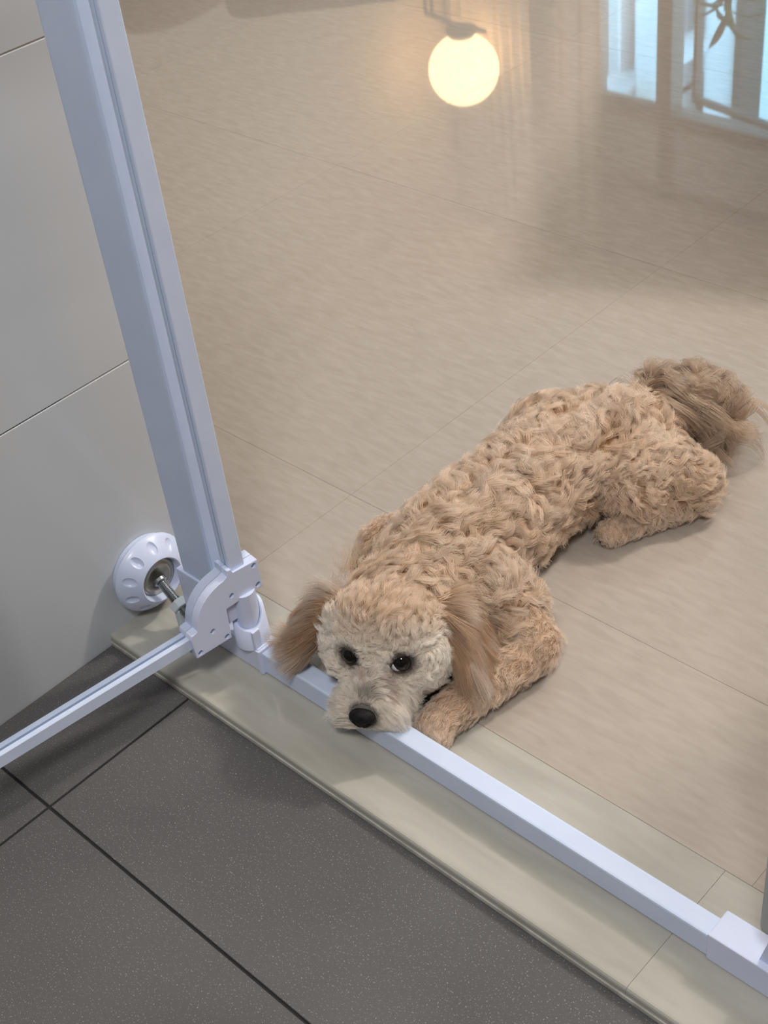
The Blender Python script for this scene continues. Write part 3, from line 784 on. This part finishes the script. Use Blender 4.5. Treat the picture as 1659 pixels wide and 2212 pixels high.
# ---- fur
body_me.calc_loop_triangles()
nt = len(body_me.loop_triangles)
tri = np.zeros(nt * 3, np.int32); body_me.loop_triangles.foreach_get('vertices', tri); tri = tri.reshape(-1, 3)
P0, P1, P2 = bv[tri[:, 0]], bv[tri[:, 1]], bv[tri[:, 2]]
TN = np.cross(P1 - P0, P2 - P0); TA = np.linalg.norm(TN, axis=1) / 2
vn = np.zeros(len(bv) * 3, np.float32); body_me.vertices.foreach_get('normal', vn); vn = vn.reshape(-1, 3).astype(float)
tcen = (P0 + P1 + P2) / 3
treg = region_of(tcen)
def unit(v): return v / np.maximum(np.linalg.norm(v, axis=1, keepdims=True), 1e-9)
def sample(mask, count):
    idx = np.where(mask)[0]; a = TA[idx]; pick = idx[rng.choice(len(idx), count, p=a / a.sum())]
    u = np.sqrt(rng.random(count)); v = rng.random(count)
    b0, b1, b2 = 1 - u, u * (1 - v), u * v
    p = P0[pick] * b0[:, None] + P1[pick] * b1[:, None] + P2[pick] * b2[:, None]
    nn = unit(vn[tri[pick, 0]] * b0[:, None] + vn[tri[pick, 1]] * b1[:, None] + vn[tri[pick, 2]] * b2[:, None])
    return p, nn, treg[pick]
def nearest(pts, q):
    kd = KDTree(len(pts))
    for i, p in enumerate(pts): kd.insert(p, i)
    kd.balance()
    return np.array([kd.find(x)[1] for x in q])
def tangent(v, n): return unit(v - n * np.sum(v * n, axis=1, keepdims=True))
def make_fur(name, mask, count, nlock, flow, length, K=9, lay=0.75, amp=0.003, cycles=1.4, swirl=1.0, clump=0.55, rad=0.00028, droop=0.0, keep=None, lift=0.35, tipdark=0.0, lenvar=0.25, shade=0.22):
    p, nn, rg = sample(mask, count)
    if keep is not None:
        k = keep(p, nn); p, nn, rg = p[k], nn[k], rg[k]
    lp, ln, lr = sample(mask, nlock)
    own = nearest(lp, p)
    Lf = tangent(flow(lp, ln), ln); Lb = np.cross(ln, Lf)
    th = swirl * ((noise3(lp, 36, 5) - 0.5) * 4.6 + (noise3(lp, 95, 9) - 0.5) * 1.6 + rng.normal(0, 0.18, nlock))
    Ld = Lf * np.cos(th)[:, None] + Lb * np.sin(th)[:, None]
    ph = (noise3(lp, 55, 11) * 3.0 + rng.random(nlock) * 0.18) * 2 * PI; fr = cycles * (0.75 + 0.5 * rng.random(nlock)); am = amp * (0.6 + 0.8 * rng.random(nlock))
    hand = np.where(noise3(lp, 60, 13) < 0.5, -1.0, 1.0); lbr = 1 + rng.normal(0, shade, nlock).clip(-0.4, 0.4)
    ll = 1 + rng.normal(0, lenvar * 0.7, nlock).clip(-0.5, 0.5)
    N = len(p)
    ln_ = (length(p, nn) if callable(length) else np.full(N, length)) * ll[own] * (1 + rng.normal(0, lenvar * 0.4, N).clip(-0.5, 0.5))
    ln_ = np.maximum(ln_, 0.002)
    d = tangent(Ld[own] + 0.12 * rng.normal(size=(N, 3)), nn); b = np.cross(nn, d)
    t = np.linspace(0, 1, K)
    # height above the skin rises, then levels off; forward travel grows
    up = (1 - np.exp(-3.2 * t)) * lift
    fw = lay * t ** 1.25
    def path(root, nrm, dd, bb, L_, k):
        s = np.sin(2 * PI * fr[k][:, None] * t[None] + ph[k][:, None]) - np.sin(ph[k])[:, None]
        c = np.cos(2 * PI * fr[k][:, None] * t[None] + ph[k][:, None]) - np.cos(ph[k])[:, None]
        env = np.minimum(1, t * 2.2)[None]
        A = (am[k][:, None] * env)
        return (root[:, None, :] + nrm[:, None, :] * (L_[:, None] * up[None] + 0.45 * A * c * hand[k][:, None])[..., None]
                + dd[:, None, :] * (L_[:, None] * fw[None])[..., None] + bb[:, None, :] * (A * s)[..., None])
    own_path = path(p, nn, d, b, ln_, own)
    kk = np.arange(nlock)
    lock_len = np.array([length(lp, ln)[i] if callable(length) else length for i in [0]]) if not callable(length) else length(lp, ln)
    if np.ndim(lock_len) == 0 or len(np.atleast_1d(lock_len)) == 1: lock_len = np.full(nlock, length)
    lock_path = path(lp, ln, Ld, np.cross(ln, Ld), lock_len * ll, kk)
    cl = (clump * t ** 1.2)[None, :, None]
    pts = own_path * (1 - cl) + (lock_path[own] + (p - lp[own])[:, None, :] * 0.25) * cl
    if droop: pts[:, :, 2] -= droop * (t[None] ** 2) * ln_[:, None]
    pts += rng.normal(size=(N, 1, 3)) * 0.0006 * t[None, :, None]
    zmin = np.where((pts[:, :, 1] > BF - 0.001) & (pts[:, :, 1] < BB + 0.001), BT + 0.0008, 0.0012)
    below = pts[:, :, 1] < CURB_Y
    pts[:, :, 2] = np.where(below, pts[:, :, 2], np.maximum(pts[:, :, 2], zmin + 0.0004 * rng.random((N, 1))))
    root, tip = coat(p, rg)
    br = lbr[own] * (1 + rng.normal(0, 0.08, N)); br = br.clip(0.5, 1.04)
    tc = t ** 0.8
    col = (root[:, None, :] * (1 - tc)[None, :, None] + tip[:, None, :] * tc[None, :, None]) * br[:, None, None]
    hc = bpy.data.hair_curves.new(name)
    hc.add_curves([K] * N)
    hc.attributes['position'].data.foreach_set('vector', (pts - np.array(DOG)).astype(np.float32).ravel())
    ra = hc.attributes.get('radius') or hc.attributes.new('radius', 'FLOAT', 'POINT')
    ra.data.foreach_set('value', np.tile(rad * (1 - 0.75 * t ** 2), N).astype(np.float32))
    co = hc.attributes.new('coat', 'FLOAT_COLOR', 'POINT')
    co.data.foreach_set('color', np.concatenate([col.clip(0.01, 0.95), np.ones((N, K, 1))], 2).astype(np.float32).ravel())
    hc.materials.append(M_FUR)
    o = bpy.data.objects.new(name, hc); COL.objects.link(o); o.parent = dog
    return o
is_ = lambda *r: np.isin(treg, r)
low = tcen[:, 2] > 0.004
def eye_clear(p, nn):
    de = np.min(np.linalg.norm(p[:, None, :] - E2[None], axis=2), axis=1)
    dn2 = np.linalg.norm(p - nN, axis=1)
    return (de > 0.0118) & (dn2 > 0.0118)
f_body = lambda p, n: np.stack([0.25 * np.sign(p[:, 0] - TX), np.full(len(p), 0.55), np.full(len(p), -0.5)], 1)
f_leg = lambda p, n: np.stack([np.full(len(p), 0.2), np.full(len(p), -0.7), np.full(len(p), -0.5)], 1)
def f_head(p, n):   # up over the brow and back over the crown, outwards and down at the cheeks
    rel = p - nE; r = (rel @ nR)[:, None]; u = (rel @ nU)[:, None]
    k = np.clip((u - 0.002) / 0.02, 0, 1)
    up_ = nU * 0.7 - nF * 0.6 + nR * np.clip(r * 30, -1, 1) * 0.5
    dn_ = nR * np.clip(r * 60, -1, 1) * 0.9 - nU * 0.7 - nF * 0.3
    return up_ * k + dn_ * (1 - k)
def f_muz(p, n):    # fanned upwards along the bridge, sideways and down over the lips
    rel = p - nN; r = (rel @ nR)[:, None]; u = (rel @ nU)[:, None]
    k = np.clip(1 - np.abs(r) / 0.014, 0, 1) * np.clip((u - 0.002) / 0.008, 0, 1)
    br_ = nU * 0.5 - nF * 0.6 + nR * np.clip(r * 90, -1, 1) * 0.6
    sd_ = nR * np.clip(r * 90, -1, 1) * 0.9 - nU * 0.6 - nF * 0.12
    return br_ * k + sd_ * (1 - k)
def len_head(p, nn):
    de = np.min(np.linalg.norm(p[:, None, :] - E2[None], axis=2), axis=1)
    u = (p - nE) @ nU
    return np.clip(0.003 + (de - 0.013) * 0.40, 0.003, 0.011) + np.clip((u - 0.026) * 0.7, 0, 0.011)
def len_muz(p, nn):
    de = np.min(np.linalg.norm(p[:, None, :] - E2[None], axis=2), axis=1)
    dn2 = np.linalg.norm(p - nN, axis=1)
    return np.minimum(np.clip(0.003 + (de - 0.013) * 0.55, 0.003, 0.022), np.clip(0.005 + (dn2 - 0.012) * 1.0, 0.004, 0.022))
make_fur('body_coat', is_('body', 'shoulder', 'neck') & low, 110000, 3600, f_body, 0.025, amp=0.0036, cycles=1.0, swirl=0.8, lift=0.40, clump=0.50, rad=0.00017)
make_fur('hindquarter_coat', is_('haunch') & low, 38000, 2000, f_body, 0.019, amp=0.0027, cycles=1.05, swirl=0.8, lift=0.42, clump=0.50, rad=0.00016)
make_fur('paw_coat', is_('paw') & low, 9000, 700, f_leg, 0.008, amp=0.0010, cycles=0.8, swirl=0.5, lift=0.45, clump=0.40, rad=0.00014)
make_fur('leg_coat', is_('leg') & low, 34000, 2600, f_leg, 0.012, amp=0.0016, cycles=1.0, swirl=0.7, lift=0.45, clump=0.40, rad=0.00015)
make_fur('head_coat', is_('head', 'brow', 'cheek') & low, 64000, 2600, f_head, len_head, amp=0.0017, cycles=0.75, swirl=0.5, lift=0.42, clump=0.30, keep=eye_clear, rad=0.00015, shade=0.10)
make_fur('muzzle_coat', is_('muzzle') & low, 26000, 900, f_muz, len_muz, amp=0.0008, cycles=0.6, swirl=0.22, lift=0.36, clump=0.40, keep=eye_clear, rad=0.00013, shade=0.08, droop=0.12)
for nm, rg_, a_, b_2 in (('ear_fur', 'ear_r', EARR0, EARR1), ('ear_fur', 'ear_l', EARL0, EARL1)):
    dv = np.array(b_2 - a_); dv /= np.linalg.norm(dv)
    av = np.array(a_); L_e = (b_2 - a_).length
    def f_ear(p, n, dv=dv): return np.tile(dv, (len(p), 1)) + 0 * p
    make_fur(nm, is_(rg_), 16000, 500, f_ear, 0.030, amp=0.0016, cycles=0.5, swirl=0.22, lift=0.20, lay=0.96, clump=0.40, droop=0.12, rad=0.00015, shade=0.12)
def f_tail(p, n):
    a = noise3(p, 30, 21) * 5.0
    return np.stack([0.45 + 0.7 * np.cos(a), 0.15 + 0.6 * np.sin(a), np.full(len(p), 0.15)], 1)
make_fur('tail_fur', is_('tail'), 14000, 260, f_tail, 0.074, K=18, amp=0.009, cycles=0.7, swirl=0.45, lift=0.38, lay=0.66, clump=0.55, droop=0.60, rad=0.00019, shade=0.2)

# ---- eyes, nose, whiskers
M_EYE = mat('dog_eye', (0.004, 0.003, 0.003), 0.03, spec=0.35)
M_EYEW = mat('dog_eye_white', (0.62, 0.60, 0.66), 0.12)
M_NOSE = noise_mat('dog_nose', (0.006, 0.006, 0.007), (0.014, 0.013, 0.014), 300, rough=0.45, bump=0.5, bscale=900, spec=0.12)
M_CLAW = mat('dog_claw', (0.05, 0.035, 0.03), 0.4)
for e, s in ((EL, -1), (ER, 1)):
    c = e - F * 0.0015
    bm = bmesh.new(); g = bmesh.ops.create_uvsphere(bm, u_segments=32, v_segments=20, radius=0.0092)
    bmesh.ops.translate(bm, verts=g['verts'], vec=c)
    eo = obj('eye', bm, M_EYE, dog, smooth=True)
    if s > 0:
        bm = bmesh.new(); g = bmesh.ops.create_uvsphere(bm, u_segments=24, v_segments=16, radius=0.0078)
        bmesh.ops.translate(bm, verts=g['verts'], vec=c - RG * 0.0042 - UP * 0.0026 + F * 0.0012)
        obj('eye_white', bm, M_EYEW, eo, smooth=True)
bm = bmesh.new()
g = bmesh.ops.create_uvsphere(bm, u_segments=32, v_segments=20, radius=1.0)
for v in g['verts']:
    x, y, z = v.co
    w = 0.0122 * (1.0 + 0.10 * z - 0.18 * max(-z, 0))
    q = NOSE + RG * (x * w) + UP * (z * 0.0098) + F * (y * 0.0082)
    nos = math.exp(-((abs(x) - 0.52) ** 2 + (z + 0.05) ** 2) / 0.04) * (1 if y > 0 else 0)
    gro = math.exp(-(x ** 2) / 0.008) * (1 if y > 0 and z < 0.2 else 0)
    q -= F * (0.0038 * nos + 0.0010 * gro)
    v.co = q
obj('nose', bm, M_NOSE, dog, smooth=True)

def strands(name, paths, rad, col):
    K = len(paths[0]); hc = bpy.data.hair_curves.new(name); hc.add_curves([K] * len(paths))
    hc.attributes['position'].data.foreach_set('vector', (np.array(paths) - np.array(DOG)).astype(np.float32).ravel())
    ra = hc.attributes.get('radius') or hc.attributes.new('radius', 'FLOAT', 'POINT')
    ra.data.foreach_set('value', np.tile(rad * (1 - 0.8 * np.linspace(0, 1, K)), len(paths)).astype(np.float32))
    co = hc.attributes.new('coat', 'FLOAT_COLOR', 'POINT')
    co.data.foreach_set('color', np.tile(np.array([*col, 1.0]), len(paths) * K).astype(np.float32))
    hc.materials.append(M_FUR); o = bpy.data.objects.new(name, hc); COL.objects.link(o); o.parent = dog
wh = []
for k in range(26):
    s_ = -1 if k % 2 else 1
    a = NOSE - F * random.uniform(0.008, 0.020) + RG * s_ * random.uniform(0.009, 0.020) - UP * random.uniform(0.000, 0.012)
    dv = (RG * s_ * random.uniform(0.5, 1.0) + F * random.uniform(-0.1, 0.7) - UP * random.uniform(-0.2, 0.7)).normalized()
    Lw = random.uniform(0.016, 0.034)
    wh.append([list(a + dv * Lw * t - Vector((0, 0, 1)) * 0.35 * Lw * t * t) for t in np.linspace(0, 1, 8)])
wh = [[[p[0], p[1], max(p[2], BT + 0.001 if BF - 0.001 < p[1] < BB + 0.001 else 0.002)] for p in w_] for w_ in wh]
strands('whiskers', wh, 0.00016, (0.75, 0.70, 0.62))
# flyaway tuft at the nape
tuft = []
base = at(755, 1225, 0.090)
for k in range(140):
    a = base + Vector((random.gauss(0, 0.006), random.gauss(0, 0.009), random.gauss(-0.006, 0.003)))
    dv = Vector((-0.35 + random.gauss(0, 0.25), 0.25 + random.gauss(0, 0.35), 0.75 + random.gauss(0, 0.2))).normalized(); Lw = random.uniform(0.015, 0.040)
    w1 = random.uniform(0, 6.28)
    tuft.append([list(a + dv * Lw * t + Vector((math.sin(w1 + 4 * t), math.cos(w1 + 4 * t), 0)) * 0.004 * t) for t in np.linspace(0, 1, 9)])
strands('nape_tuft', tuft, 0.00014, (0.62, 0.40, 0.23))
# claws of the two paws in view
def claw(p, d, r=0.0017, L_=0.006):
    p = Vector(p); d = Vector(d).normalized(); bm = bmesh.new()
    tube(bm, [p, p + d * L_ * 0.55, p + d * L_ + Vector((0, 0, -0.0012))], [r, r * 0.8, r * 0.15], 8)
    obj('claw', bm, M_CLAW, dog, smooth=True)
for dx in (-0.009, -0.003, 0.004): claw((-0.642 + dx * 0.6, 0.8835 + dx * 0.5, 0.0050), (0.35, -0.9, -0.15))
